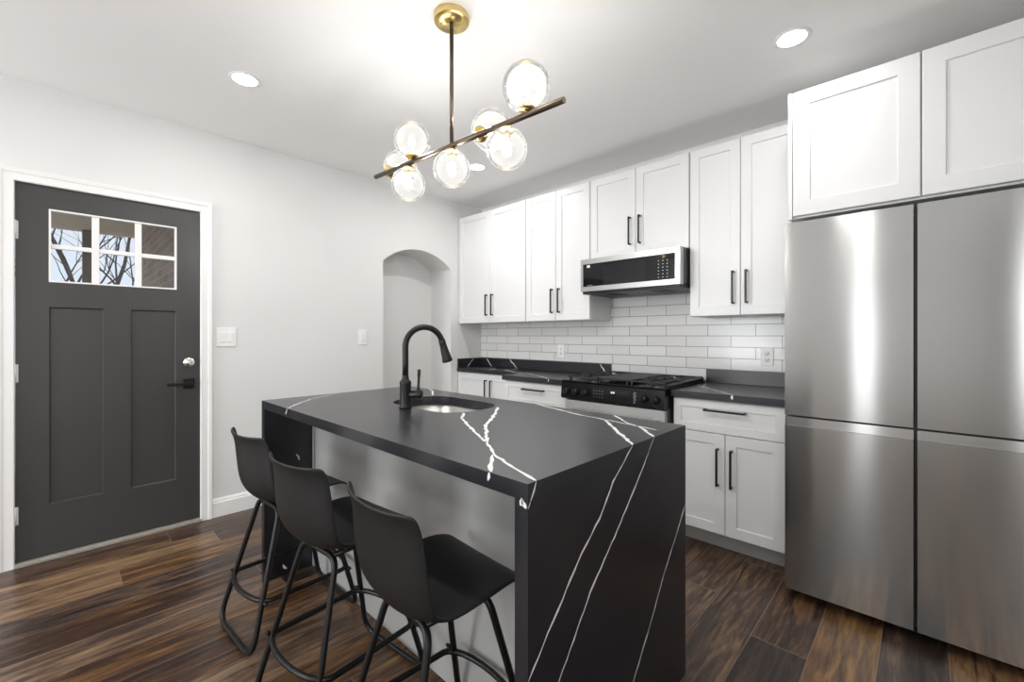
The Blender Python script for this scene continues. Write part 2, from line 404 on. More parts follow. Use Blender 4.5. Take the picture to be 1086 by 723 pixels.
# baseboard
def skirting(name, y0, y1):
    bm = B(); prof = [(0, 0), (.016, 0), (.016, .098), (.011, .104), (.011, .112), (.004, .126), (0, .126)]
    a = [bm.verts.new((x + .0005, y0, z)) for x, z in prof]; c = [bm.verts.new((x + .0005, y1, z)) for x, z in prof]
    for i in range(len(prof)): bm.faces.new((a[i], a[(i + 1) % len(prof)], c[(i + 1) % len(prof)], c[i]))
    bm.faces.new(a); bm.faces.new(c)
    return structure(obj(name, bm, M['trim']), 'white moulded baseboard between door casing and niche', 'baseboard')
skirting('baseboard_left', -2.495, NY0 - .001)
# door casing, moulded flat trim on the room side
bm = B(); pr_ = [(0, .0005), (0, .013), (.004, .017), (.040, .017), (.046, .021), (.062, .023), (.067, .019), (.067, .0005)]
path = [(-3.383, 0, -1, 0), (-3.383, 2.076, -1, 1), (-2.562, 2.076, 1, 1), (-2.562, 0, 1, 0)]
rows = [[bm.verts.new((x, y + sy * w, z + sz * w)) for w, x in pr_] for y, z, sy, sz in path]
for a, c in zip(rows, rows[1:]):
    for i in range(len(pr_)): bm.faces.new((a[i], a[(i + 1) % len(pr_)], c[(i + 1) % len(pr_)], c[i]))
bm.faces.new(rows[0]); bm.faces.new(rows[-1])
structure(obj('trim_1', bm, M['trim']), 'white moulded casing around the front door', 'door casing')
structure(obj('trim_2', bx(-.13, .030, DY0 + .003, DY1 - .003, .0005, .020, bev=.004), M['threshold']), 'worn grey-brown sill under the front door', 'door sill')

# ------------------------------------------------------------------ front door
dr = thing('door_1', 'charcoal panelled front door with six-pane window', 'door', (0, 0, 0), 0, None, 'structure')
LY0, LY1, LZ0, LZ1 = -3.381, -2.562, .026, 2.073
GY0, GY1, GZ0, GZ1 = -3.258, -2.687, 1.545, 1.953
X1, X0 = -.006, -.048
def rect(y0, y1, z0, z1): return [(y0, z0), (y1, z0), (y1, z1), (y0, z1)]
pans = [rect(-3.256, -3.034, .306, 1.406), rect(-2.912, -2.690, .306, 1.406)]
bm = plate_with_holes(B(), rect(LY0, LY1, LZ0, LZ1), [rect(GY0, GY1, GZ0, GZ1)] + pans, lambda u, v, d: (X1 - d, u, v), X1 - X0)
for (y0, z0), _, (y1, z1), _ in pans:
    # sunk panel with a stepped edge
    o = [bm.verts.new((X1, y, z)) for y, z in rect(y0, y1, z0, z1)]
    i = [bm.verts.new((X1 - .011, y, z)) for y, z in rect(y0 + .006, y1 - .006, z0 + .006, z1 - .006)]
    for k in range(4): bm.faces.new((o[k], o[(k + 1) % 4], i[(k + 1) % 4], i[k]))
    bm.faces.new(i)
obj('door_leaf', bm, M['door'], dr)
bm = B()
box(bm, -.040, -.002, GY0, GY1, GZ1 - .009, GZ1, bev=.001); box(bm, -.040, -.002, GY0, GY1, GZ0, GZ0 + .009, bev=.001)
box(bm, -.040, -.002, GY0, GY0 + .009, GZ0 + .009, GZ1 - .009); box(bm, -.040, -.002, GY1 - .009, GY1, GZ0 + .009, GZ1 - .009)
tag(obj('window_frame', bm, M['trim'], dr), 'thin white frame around the six panes', None)
bm = B()
for yc in (-3.069, -2.877): box(bm, -.034, -.008, yc - .016, yc + .016, GZ0 + .009, GZ1 - .009, bev=.002)
for y0, y1 in ((GY0 + .009, -3.0855), (-3.0525, -2.8935), (-2.8605, GY1 - .009)): box(bm, -.032, -.010, y0, y1, 1.735, 1.760, bev=.002)
tag(obj('muntin', bm, M['trim'], dr), 'white glazing bars dividing the six panes', None)
obj('glass', bx(-.023, -.019, GY0 + .004, GY1 - .004, GZ0 + .004, GZ1 - .004), M['pane'], dr)
for hz in (1.816, 1.043, .275):
    bm = B(); tube(bm, [(.004, -3.3835, hz - .05), (.004, -3.3835, hz + .05)], .0075, 10)
    box(bm, -.004, .0005, -3.3815, -3.370, hz - .048, hz + .048)
    tag(obj('hinge', bm, M['hinge'], dr), 'pale painted hinge', None)
bm = B(); lathe(bm, [(0, 0), (.033, 0), (.033, .006), (.027, .013), (.014, .015), (.014, .018), (0, .018)], 'x', (X1, -2.622, 1.070))
db = tag(obj('deadbolt', bm, M['chrome'], dr), 'silver round deadbolt rose', None)
obj('thumb_turn', bx(X1 + .017, X1 + .036, -2.626, -2.618, 1.054, 1.086, bev=.003), M['chrome'], db)
lv = obj('handle_rose', bx(X1, X1 + .010, -2.655, -2.590, .898, .964, bev=.003), M['black'], dr)
tag(lv, 'matte black square handle rose', None)
bm = B(); tube(bm, fillet([(X1 + .009, -2.622, .931), (X1 + .052, -2.622, .931)], 0), .011, 14)
box(bm, X1 + .044, X1 + .058, -2.745, -2.610, .922, .941, bev=.003)
obj('lever', bm, M['black'], lv)

# ------------------------------------------------------------------ outside, seen through the door panes
structure(obj('ground', bx(-14, -.16, -9, 4, -.40, -.30), M['ground']), 'unseen ground outside the front door, made pale to bounce light', 'ground')
structure(obj('porch_floor', bx(-2.6, -.350, -4.6, -2.4, -.295, -.02), M['post']), 'porch deck outside the front door', 'porch floor')
structure(obj('porch_ceiling', bx(-2.55, -.145, -4.6, -2.30, 2.28, 2.44), M['soffit']), 'tan porch ceiling seen through the top door panes', 'porch ceiling')
structure(obj('wall_porch', bx(-2.50, -.145, -2.62, -2.40, -.295, 2.27), M['brick']), 'brown brick porch side wall outside the front door window', 'wall')
bm = bx(-2.49, -2.395, -3.055, -2.965, -.018, 2.278, bev=.004)
tag(obj('porch_post', bm, M['post']), 'brown porch post outside the front door window', 'post')
bm = B(); rnd = random.Random(11)
def branch(p, d, length, r, lvl):
    pts = [Vector(p)]; rad = [r]; dd = Vector(d).normalized(); n = 6
    for k in range(n):
        dd = (dd + Vector((rnd.uniform(-.16, .16), rnd.uniform(-.16, .16), rnd.uniform(-.05, .12)))).normalized()
        pts.append(pts[-1] + dd * length / n); rad.append(r * (1 - .68 * (k + 1) / n))
    tube(bm, pts, rad, 6 if lvl else 8)
    if lvl >= 2: return
    for k in range(2, n + 1, 2):
        for _ in range(2 if lvl < 2 else 2):
            a = rnd.uniform(0, 2 * PI); s = Vector((math.cos(a), math.sin(a), rnd.uniform(.1, .7)))
            branch(pts[k], dd * .55 + s * .75, length * rnd.uniform(.42, .62), rad[k] * .62, lvl + 1)
tr_ = Vector((-7.0, -2.75, -.30))
tube(bm, [tr_, tr_ + Vector((.02, 0, .8)), tr_ + Vector((0, .03, 1.7))], [.16, .13, .11], 12)
for dv, ln, r in (((.1, .30, 1), 2.6, .055), ((-.2, .62, .95), 2.3, .05), ((.1, -.45, 1), 2.5, .055), ((.3, -.95, .75), 2.3, .05), ((-.3, .05, 1), 2.4, .05)):
    branch(tr_ + Vector((0, .03, 1.6)), dv, ln, r * .72, 0)
tag(obj('bare_tree', bm, M['bark']), 'leafless branching tree seen through the door panes', 'tree')

# ------------------------------------------------------------------ switches and outlets
def switch_plate(name, label, yc, zc, n):
    t = thing(name, label, 'light switch', (0, yc, zc), 0)
    w = .036 * n + .046
    obj('cover_plate', bx(.0005, .007, -w / 2, w / 2, -.066, .066, bev=.0025), M['plastic'], t)
    for k in range(n):
        y = (k - (n - 1) / 2) * .047
        rk = B(); box(rk, .007, .0115, y - .0165, y + .0165, -.034, .034, bev=.0015)
        obj('rocker', rk, M['plastic'], t)
    return t
switch_plate('light_switch', 'white double rocker switch plate beside the front door', -2.410, 1.236, 2)
switch_plate('light_switch', 'white single rocker switch plate between front door and arched niche', -1.398, 1.233, 1)
def outlet(label, xc, zc):
    t = thing('wall_outlet', label, 'outlet', (xc, -.0105, zc), 0)
    obj('cover_plate', bx(-.037, .037, -.006, 0, -.060, .060, bev=.002), M['plastic'], t)
    for s in (-1, 1):
        r = B(); lathe(r, [(0, .0085), (.0145, .0085), (.0165, .006), (.0165, 0)], 'y', (0, 0, s * .021), 20, direction=(0, -1, 0))
        sk = obj('socket', r, M['plastic'], t)
        b2 = B(); box(b2, -.008, -.0055, -.0092, -.0083, s * .021 - .002, s * .021 + .007); box(b2, .0055, .008, -.0092, -.0083, s * .021 - .002, s * .021 + .007)
        lathe(b2, [(0, .0092), (.0028, .0092), (.0028, .0083)], 'y', (0, 0, s * .021 - .008), 10, direction=(0, -1, 0))
        obj('slots', b2, M['slot'], sk)
outlet('white outlet on the tiles between corner worktop and wall cabinets', 1.100, 1.105)
outlet('white outlet on the tiles beside the refrigerator', 2.784, 1.108)

# ------------------------------------------------------------------ cabinets
def shaker(w, h, t=.020, rail=.058, rec=.008):
    # local: x 0..w, z 0..h, back at y=0, face at y=-t
    bm = B(); e = .0025
    def ring(x0, x1, z0, z1, y): return [bm.verts.new(p) for p in ((x0, y, z0), (x1, y, z0), (x1, y, z1), (x0, y, z1))]
    bk = ring(0, w, 0, h, 0); s = ring(0, w, 0, h, -t + e); f = ring(e, w - e, e, h - e, -t)
    i1 = ring(rail, w - rail, rail, h - rail, -t); i2 = ring(rail + .003, w - rail - .003, rail + .003, h - rail - .003, -t + rec)
    for a, c in ((bk, s), (s, f), (f, i1), (i1, i2)):
        for k in range(4): bm.faces.new((a[k], a[(k + 1) % 4], c[(k + 1) % 4], c[k]))
    bm.faces.new(i2); bm.faces.new(bk)
    return bm
def bar_pull(length, vertical, cx, cz, face):
    bm = B(); L = length / 2; r = .0055
    if vertical:
        box(bm, cx - r, cx + r, face - .034, face - .023, cz - L, cz + L, bev=.0015)
        for s in (-1, 1): box(bm, cx - r, cx + r, face - .0235, face - .0003, cz + s * (L - .006) - r, cz + s * (L - .006) + r)
    else:
        box(bm, cx - L, cx + L, face - .034, face - .023, cz - r, cz + r, bev=.0015)
        for s in (-1, 1): box(bm, cx + s * (L - .006) - r, cx + s * (L - .006) + r, face - .0235, face - .0003, cz - r, cz + r)
    return bm
def front(t, kind, x0, x1, z0, z1, yf, pull=None, rail=.058):
    # yf: y of the carcass face (door back); pull: (cx, cz, length, vertical) absolute
    d = obj(kind, shaker(x1 - x0, z1 - z0, rail=rail), M['cab'], t, (x0, yf - .001, z0))
    if pull:
        cx, cz, ln, ver = pull
        tag(obj('handle', bar_pull(ln, ver, cx - x0, cz - z0, -.020), M['black'], d), 'matte black bar pull', None)
    return d
UF, UT, UB = -.302, 2.470, 1.372
def carcass(t, x0, x1, yf, z0, z1, y1=-.012):
    bm = B(); box(bm, x0, x1, yf, y1, z0, z1, bev=.0015)
    return obj('carcass', bm, M['cab'], t)
def upper(label, x0, x1, z0, hx, hz, ln=.205):
    t = thing('wall_cabinet', label, 'cabinet', (0, 0, 0), 0, 'wall cabinets')
    carcass(t, x0 + .001, x1 - .001, UF, z0, UT, -.0015 if z0 > 1.6 else -.0115)
    xm = (x0 + x1) / 2; g = .0018
    front(t, 'door', x0 + .003, xm - g, z0 + .002, UT - .002, UF, (hx[0], hz, ln, True))
    front(t, 'door', xm + g, x1 - .003, z0 + .002, UT - .002, UF, (hx[1], hz, ln, True))
    return t
upper('tall white two-door wall cabinet in the corner against the niche wall', .004, .935, UB, (.432, .512), 1.545)
upper('white two-door wall cabinet between the corner cabinet and the microwave', .937, 1.618, UB, (1.243, 1.318), 1.540)
upper('short white two-door wall cabinet above the microwave', 1.620, 2.398, 1.832, (1.968, 2.046), 2.013)
upper('white two-door wall cabinet between microwave and refrigerator', 2.400, 3.022, UB, (2.672, 2.748), 1.546)
# refrigerator top cabinet
FF = -.620
t = thing('fridge_top_cabinet', 'large white two-door cabinet above the refrigerator', 'cabinet')
carcass(t, 3.026, 3.990, FF, 1.842, 2.482, -.0015)
front(t, 'door', 3.047, 3.5205, 1.852, 2.480, FF, None, .072)
front(t, 'door', 3.5265, 3.988, 1.852, 2.480, FF, None, .072)
obj('filler_strip', bx(3.026, 3.0445, FF - .021, FF - .001, 1.836, 2.482, bev=.001), M['cab'], t)
# base cabinets
def base(label, x0, x1, yf, y1, drawer=True, pulls=(), toe_y=.065, group='base cabinets'):
    t = thing('base_cabinet', label, 'cabinet', (0, 0, 0), 0, group)
    carcass(t, x0, x1, yf, .105, .874, y1)
    tag(obj('toe_kick', bx(x0, x1, yf + toe_y, y1, .0005, .1045), M['toe'], t), 'grey toe kick', None)
    xm = (x0 + x1) / 2; g = .0018; dt = .868
    if drawer:
        front(t, 'drawer', x0 + .003, x1 - .003, .684, dt, yf, (xm, .815, .222, False), .045); dt = .680
    front(t, 'door', x0 + .003, xm - g, .108, dt, yf, (xm - .037, dt - .186 if drawer else dt - .16, .215, True))
    front(t, 'door', xm + g, x1 - .003, .108, dt, yf, (xm + .037, dt - .186 if drawer else dt - .16, .215, True))
base('shallow white two-door base cabinet in the corner beside the niche wall', .004, .945, -.315, -.0015, False)
base('white drawer-topped base cabinet between the shallow corner cabinet and the range', .950, 1.612, -.590, -.0015)
base('white base cabinet with a drawer beside the refrigerator', 2.412, 3.012, -.590, -.0015)

# ------------------------------------------------------------------ perimeter worktops
def slab(outer, z0, z1, holes=()):
    bm = plate_with_holes(B(), outer, list(holes), lambda u, v, d: (u, v, z1 - d), z1 - z0)
    return bm
QV = [M['quartz'], M['vein']]
t = thing('corner_worktop', 'black white-veined stepped worktop in the corner by the niche wall', 'worktop')
bm = slab([(.003, -.012), (1.615, -.012), (1.615, -.635), (.948, -.635), (.948, -.350), (.003, -.350)], .876, .915)
for pts in ([(.34, -.12, .915), (.44, -.24, .915), (.50, -.348, .915)], [(.576, -.223, .915), (.643, -.27, .915), (.868, -.393, .915), (1.05, -.406, .915), (1.376, -.574, .915), (1.45, -.632, .915)],
            [(.559, -.034, .915), (.60, -.11, .915), (.643, -.26, .915)]):
    vein(bm, pts, (0, 0, 1), .014)
vein(bm, [(1.45, -.635, .914), (1.452, -.635, .895)], (0, -1, 0), .012)
obj('worktop_slab', bm, QV, t)
bm = bx(.022, 1.628, -.032, -.0115, .916, 1.008, bev=.001)
for pts in ([(.115, -.032, .998), (.197, -.032, .918)], [(.459, -.032, 1.006), (.559, -.032, .918)], [(1.529, -.032, 1.004), (1.582, -.032, .930)]): vein(bm, pts, (0, -1, 0), .009)
obj('upstand', bm, QV, t)
bm = bx(.002, .021, -.345, -.0115, .916, 1.008, bev=.001)
vein(bm, [(.021, -.139, .999), (.021, -.225, .918)], (1, 0, 0), .008)
obj('upstand', bm, QV, t)
t = thing('short_worktop', 'short black worktop between range and refrigerator', 'worktop')
bm = slab([(2.404, -.012), (3.030, -.012), (3.030, -.635), (2.404, -.635)], .876, .915)
vein(bm, [(2.43, -.27, .915), (2.506, -.362, .915), (2.66, -.52, .915), (2.755, -.634, .915)], (0, 0, 1), .010)
vein(bm, [(2.755, -.635, .914), (2.760, -.635, .890)], (0, -1, 0), .012)
obj('worktop_slab', bm, QV, t)
obj('upstand', bx(2.404, 3.030, -.032, -.0115, .916, 1.008, bev=.001), QV, t)

# ------------------------------------------------------------------ range
RX0, RX1 = 1.622, 2.398
rg = thing('range_cooker', 'black slide-in gas range with knobs on the front', 'stove')
bm = bx(RX0 + .004, RX1 - .004, -.620, -.036, .015, .872, bev=.002)
obj('body', bm, M['darksteel'], rg)
bm = B()
# cooktop tray with a raised rim
box(bm, RX0 - .004, RX1 + .006, -.690, -.034, .9165, .926, bev=.003)
box(bm, RX0 + .004, RX1 - .004, -.640, -.036, .874, .916)
obj('cooktop', bm, M['range'], rg)
# sloped front control panel
cp = B(); pr = [(-.622, .795), (-.690, .795), (-.705, .806), (-.694, .912), (-.684, .916), (-.622, .916)]
a = [cp.verts.new((RX0, y, z)) for y, z in pr]; c = [cp.verts.new((RX1, y, z)) for y, z in pr]
for i in range(len(pr)): cp.faces.new((a[i], a[(i + 1) % len(pr)], c[(i + 1) % len(pr)], c[i]))
cp.faces.new(a); cp.faces.new(c)
cpo = obj('control_panel', cp, M['range'], rg)
def panel_y(z): return -.705 + (z - .806) / (.912 - .806) * .011
nrm = Vector((0, -1, .104)).normalized()
for kx in (1.676, 1.754, 1.836, 2.268, 2.346):
    bm = B(); o = Vector((kx, panel_y(.852), .852))
    lathe(bm, [(.0255, 0), (.0255, .006), (.022, .010), (.0205, .030), (.018, .033), (0, .033)], org=o, direction=nrm, seg=24)
    k = obj('knob', bm, M['black'], cpo)
    bm = bx(kx - .004, kx + .004, panel_y(.852) - .041, panel_y(.852) - .030, .838, .876, bev=.002)
    obj('pointer', bm, M['black'], k)
bm = B()
for (x0, x1, z0, z1) in ((1.885, 1.985, .822, .892), (1.992, 2.165, .842, .892)):
    vs_ = [bm.verts.new((x, panel_y(z) - .0008, z)) for x, z in ((x0, z0), (x1, z0), (x1, z1), (x0, z1))]; bm.faces.new(vs_)
obj('display', bm, M['screen'], cpo)
bm = B()
for x in (2.030, 2.036, 2.046, 2.052):
    vs_ = [bm.verts.new((xx, panel_y(z) - .0016, z)) for xx, z in ((x, .864), (x + .004, .864), (x + .004, .876), (x, .876))]; bm.faces.new(vs_)
tag(obj('clock_digits', bm, M['clock'], cpo), 'small lit clock digits', None)
bm = B()
for (x0, x1, z0, z1) in ((2.196, 2.206, .818, .827), (2.192, 2.212, .835, .838), (2.196, 2.214, .843, .846), (2.190, 2.208, .851, .854), (2.194, 2.212, .859, .862), (2.190, 2.214, .867, .870), (2.190, 2.204, .875, .878), (2.192, 2.212, .882, .885)):
    vs_ = [bm.verts.new((x, panel_y(z) - .0010, z)) for x, z in ((x0, z0), (x1, z0), (x1, z1), (x0, z1))]; bm.faces.new(vs_)
for r_ in range(3):
    for c_ in range(4):
        x0 = 1.893 + c_ * .023; z0 = .830 + r_ * .020
        vs_ = [bm.verts.new((x, panel_y(z) - .0012, z)) for x, z in ((x0, z0), (x0 + .010, z0), (x0 + .010, z0 + .002), (x0, z0 + .002))]; bm.faces.new(vs_)
tag(obj('printed_marks', bm, mat('grey_print', (.30, .30, .30), .5, noise=.05), cpo), 'fine pale grey printed marks', None)
dd = obj('oven_door', bx(RX0 + .012, RX1 - .014, -.668, -.622, .205, .785, bev=.004), M['steel'], rg)
dd.data.materials[0] = mat('satin_oven_steel', (.80, .80, .79), .42, metal=1, noise=.02)
tag(dd, 'stainless steel oven door', None)
obj('oven_window', bx(RX0 + .12, RX1 - .12, -.6705, -.667, .30, .62), M['blackglass'], dd)
bm = B(); tube(bm, [(RX0 + .05, -.722, .715), (RX1 - .05, -.722, .715)], .012, 14)
for x in (RX0 + .075, RX1 - .075): box(bm, x - .010, x + .010, -.720, -.667, .704, .726, bev=.002)
obj('handle', bm, M['steel'], dd)
obj('storage_drawer', bx(RX0 + .012, RX1 - .014, -.660, -.622, .030, .195, bev=.004), M['steel'], rg)
# burners and grates
def grate(x0, x1):
    bm = B(); z0, z1 = .944, .956; y0, y1 = -.640, -.075; w = .006
    for y in (y0, y1): box(bm, x0, x1, y - w, y + w, z0, z1, bev=.002)
    for x in (x0 + w, x1 - w): box(bm, x - w, x + w, y0, y1, z0, z1, bev=.002)
    ym = (y0 + y1) / 2; box(bm, x0, x1, ym - w, ym + w, z0, z1, bev=.002)
    xm = (x0 + x1) / 2
    for yc in ((y0 + ym) / 2, (y1 + ym) / 2):
        box(bm, x0, x0 + (x1 - x0) * .38, yc - .005, yc + .005, z0, z1 + .002, bev=.002)
        box(bm, x1 - (x1 - x0) * .38, x1, yc - .005, yc + .005, z0, z1 + .002, bev=.002)
        box(bm, xm - .005, xm + .005, yc + .03, yc + .14 - .004, z0, z1 + .002, bev=.002)
        box(bm, xm - .005, xm + .005, yc - .14 + .004, yc - .03, z0, z1 + .002, bev=.002)
    for x in (x0 + .012, x1 - .012):
        for y in (y0 + .012, ym, y1 - .012): box(bm, x - .006, x + .006, y - .006, y + .006, .9262, z0 + .002)
    return bm
obj('grate', grate(RX0 + .022, RX0 + .268), M['castiron'], rg)
obj('grate', grate(RX1 - .268, RX1 - .022), M['castiron'], rg)
bm = bx(RX0 + .275, RX1 - .275, -.640, -.075, .944, .957, bev=.004)
for x in (RX0 + .285, RX1 - .285):
    for y in (-.63, -.36, -.085): box(bm, x - .006, x + .006, y - .006, y + .006, .9262, .946)
obj('griddle', bm, M['castiron'], rg)
for x, y in ((RX0 + .145, -.50), (RX0 + .145, -.22), (RX1 - .145, -.50), (RX1 - .145, -.22)):
    bm = B(); lathe(bm, [(.052, .9262), (.052, .931), (.040, .934), (.040, .938), (.036, .942), (0, .942)], org=(x, y, 0), seg=28)
    obj('burner', bm, M['castiron'], rg)
bm = B()  # the flared right-hand end rail seen edge-on
a = [(-.655, .9262), (-.655, .946), (-.070, .960), (-.070, .9262)]
for s in (0, .012):
    pass
v0 = [bm.verts.new((RX1 - .012, y, z)) for y, z in a]; v1 = [bm.verts.new((RX1 + .004, y, z - (.012 if z > .93 else 0))) for y, z in a]
for i in range(4): bm.faces.new((v0[i], v0[(i + 1) % 4], v1[(i + 1) % 4], v1[i]))
bm.faces.new(v0); bm.faces.new(v1)
obj('end_rail', bm, M['range'], rg)

# ------------------------------------------------------------------ microwave hood
mw = thing('microwave_oven', 'low stainless microwave with black glass hung under the short cabinet', 'microwave')
MX0, MX1, MF = 1.626, 2.394, -.462
bm = bx(MX0 + .004, MX1 - .004, -.405, -.012, 1.590, 1.829, bev=.003)
obj('body', bm, M['darksteel'], mw)
bm = bx(MX0 + .004, MX1 - .004, -.442, -.012, 1.562, 1.5895, bev=.004)
for k in range(9):
    box(bm, MX0 + .14, MX0 + .26, -.36 + k * .022, -.350 + k * .022, 1.560, 1.563); box(bm, MX1 - .26, MX1 - .14, -.36 + k * .022, -.350 + k * .022, 1.560, 1.563)
tag(obj('vent_base', bm, M['black'], mw), 'black vented underside', None)
dm = plate_with_holes(B(), [(MX0, 1.580), (MX1, 1.580), (MX1, 1.824), (MX0, 1.824)],
                      [[(MX0 + .022, 1.616), (MX1 - .034, 1.616), (MX1 - .034, 1.786), (MX0 + .022, 1.786)]], lambda u, v, d: (u, MF + d, v), .050)
md = obj('door', dm, M['steel'], mw); tag(md, 'stainless steel door frame', None)
mg = obj('glass', bx(MX0 + .0225, MX1 - .0345, MF + .004, MF + .040, 1.6165, 1.7855), M['blackglass'], md)
obj('window', bx(MX0 + .20, MX1 - .235, MF + .0030, MF + .0039, 1.636, 1.766), M['screen'], md)
bm = B()
for r_ in range(6):
    for c_ in range(3): box(bm, MX1 - .150 + c_ * .030, MX1 - .144 + c_ * .030, MF + .0032, MF + .0038, 1.632 + r_ * .022, 1.636 + r_ * .022)
tag(obj('touch_keys', bm, M['sticker'], md), 'column of tiny pale touch-key marks', None)
tag(obj('label_sticker', bx(MX0 + .055, MX0 + .082, MF + .0032, MF + .0038, 1.758, 1.778), M['sticker'], md), 'small white square sticker', None)
bm = B()
for k in range(4): box(bm, MX0 + .058 + k * .012, MX0 + .066 + k * .012, MF + .0032, MF + .0038, 1.6225, 1.6275)
tag(obj('maker_mark', bm, mat('dim_grey_mark', (.35, .35, .35), .4, noise=.05), md), 'tiny grey maker mark', None)

# ------------------------------------------------------------------ refrigerator
fr = thing('refrigerator', 'tall four-door brushed stainless steel refrigerator', 'refrigerator')
FX0, FX1, FY = 3.050, 3.966, -.835
obj('body', bx(FX0 + .006, FX1 - .006, -.762, -.040, .030, 1.745, bev=.004), M['darksteel'], fr)
XM = 3.507
def fdoor(x0, x1, z0, z1, lip):
    bm = B(); n = 14; bow = .0004; yb = -.770
    def yf(x):
        s = (x - x0) / (x1 - x0) * 2 - 1
        return FY + bow * s * s
    xs = [x0 + .0015 + (x1 - x0 - .003) * k / n for k in range(n + 1)]
    zt = z1 - .040 if lip else z1
    zs = [z0, zt]; offs = [0, 0]
    grid = [[bm.verts.new((x, yf(x) + o, z)) for x in xs] for z, o in zip(zs, offs)]
    for a, c in zip(grid, grid[1:]):
        for k in range(n):
            f = bm.faces.new((a[k], a[k + 1], c[k + 1], c[k])); f.smooth = True
    bk = [[bm.verts.new((x, yb, z)) for x in (x0, x1)] for z in (z0, zt)]
    bm.faces.new(bk[0] + bk[1][::-1])
    ed = [[bm.verts.new((x, g[i].co.y + .006, g[i].co.z)) for g in grid] for x, i in ((x0, 0), (x1, n))]
    for side, i in ((0, 0), (1, n)):
        for r_ in range(len(grid) - 1): bm.faces.new((grid[r_][i], grid[r_ + 1][i], ed[side][r_ + 1], ed[side][r_]))
        bm.faces.new(ed[side] + [bk[1][side], bk[0][side]])
    bm.faces.new([bk[0][0], ed[0][0]] + grid[0] + [ed[1][0], bk[0][1]])
    bm.faces.new([bk[1][0], ed[0][-1]] + grid[-1] + [ed[1][-1], bk[1][1]])
    for e in bm.edges:      # keep the face's own normals: its border is a hard edge
        if sum(f.smooth for f in e.link_faces) != len(e.link_faces): e.smooth = False
    d = obj('door', bm, M['fridge'], fr)
    if lip:   # finger groove along the top edge: a sloping lip set back from the face
        bm = B(); pr_ = [(FY + .011, z1 - .0395), (FY + .0125, z1), (-.770, z1), (-.770, z1 - .0395)]
        a = [bm.verts.new((x0 + .001, y, z)) for y, z in pr_]; c = [bm.verts.new((x1 - .001, y, z)) for y, z in pr_]
        for i in range(4): bm.faces.new((a[i], a[(i + 1) % 4], c[(i + 1) % 4], c[i]))
        bm.faces.new(a); bm.faces.new(c)
        obj('grip_lip', bm, M['fridge'], d)
    return d
fdoor(FX0, XM - .0045, .872, 1.778, False); fdoor(XM + .0045, FX1, .872, 1.778, False)
fdoor(FX0, XM - .0045, .050, .862, True); fdoor(XM + .0045, FX1, .050, .862, True)
for x in (FX0 + .06, FX1 - .06): obj('hinge_cover', bx(x - .045, x + .045, -.768, -.690, 1.7455, 1.772, bev=.004), M['black'], fr)
obj('base_grille', bx(FX0 + .01, FX1 - .01, -.745, -.700, .004, .045), M['black'], fr)
for x in (FX0 + .06, FX1 - .06):
    for y in (-.69, -.10):
        bm = B(); lathe(bm, [(0, .0005), (.02, .0005), (.02, .031), (0, .031)], org=(x, y, 0), seg=16); obj('foot', bm, M['black'], fr)

# ------------------------------------------------------------------ island
IX0, IX1, IY0, IY1, IZ = 1.080, 2.895, -2.505, -1.628, .915
TH = .040
SX0, SX1, SY0, SY1 = 1.560, 2.098, -2.095, -1.758
def rrect(x0, x1, y0, y1, r, n=8):
    out = []
    for cx_, cy_, a0 in ((x1 - r, y1 - r, 0), (x0 + r, y1 - r, 90), (x0 + r, y0 + r, 180), (x1 - r, y0 + r, 270)):
        for k in range(n + 1):
            a = math.radians(a0 + 90 * k / n); out.append((cx_ + r * math.cos(a), cy_ + r * math.sin(a)))
    return out
iw = thing('island_worktop', 'black white-veined quartz island top with waterfall ends', 'worktop')
bm = slab([(IX0, IY0), (IX1, IY0), (IX1, IY1), (IX0, IY1)], IZ - TH, IZ, [rrect(SX0, SX1, SY0, SY1, .13)])
up = (0, 0, 1)
Z = IZ
vein(bm, [(1.09, -2.10, Z), (1.114, -2.152, Z), (1.213, -2.311, Z), (1.330, -2.42, Z), (1.436, -2.505, Z)], up, .007)
vein(bm, [(1.36, -1.70, Z), (1.50, -1.77, Z), (1.600, -1.85, Z)], up, .009) if False else None
vein(bm, [(2.107, -1.825, Z), (2.150, -1.87, Z), (2.23, -1.966, Z), (2.362, -2.134, Z), (2.41, -2.182, Z), (2.547, -2.304, Z)], up, .013)
vein(bm, [(2.547, -2.304, Z), (2.668, -2.392, Z), (2.769, -2.43, Z), (2.836, -2.454, Z), (2.8945, -2.474, Z)], up, .010)
vein(bm, [(2.668, -2.392, Z), (2.72, -2.45, Z), (2.772, -2.503, Z)], up, .010)
vein(bm, [(2.108, -2.031, Z), (2.194, -2.11, Z), (2.367, -2.212, Z), (2.545, -2.306, Z)], up, .012)
vein(bm, [(2.18, -1.632, Z), (2.338, -1.677, Z), (2.461, -1.719, Z), (2.628, -1.742, Z), (2.725, -1.755, Z), (2.851, -1.779, Z)], up, .008)
vein(bm, [(2.628, -1.742, Z), (2.775, -1.902, Z), (2.8945, -2.027, Z)], up, .012)
vein(bm, [(2.6, -1.63, Z), (2.716, -1.736, Z), (2.805, -1.786, Z), (2.853, -1.842, Z), (2.8945, -1.883, Z)], up, .009)
vein(bm, [(1.30, -1.630, Z), (1.42, -1.69, Z), (1.56, -1.79, Z)], up, .008)
vein(bm, [(1.436, -2.505, Z - .001), (1.417, -2.505, Z - .030)], (0, -1, 0), .008)
vein(bm, [(2.772, -2.505, Z - .001), (2.768, -2.505, Z - .022)], (0, -1, 0), .010)
for q in ([(IX1, -2.029, Z - .001), (IX1, -2.082, .8755)], [(IX1, -1.884, Z - .001), (IX1, -1.922, .8755)], [(IX1, -2.476, Z - .001), (IX1, -2.4955, .8755)]): vein(bm, q, (1, 0, 0), .0055)
obj('worktop_slab', bm, QV, iw)
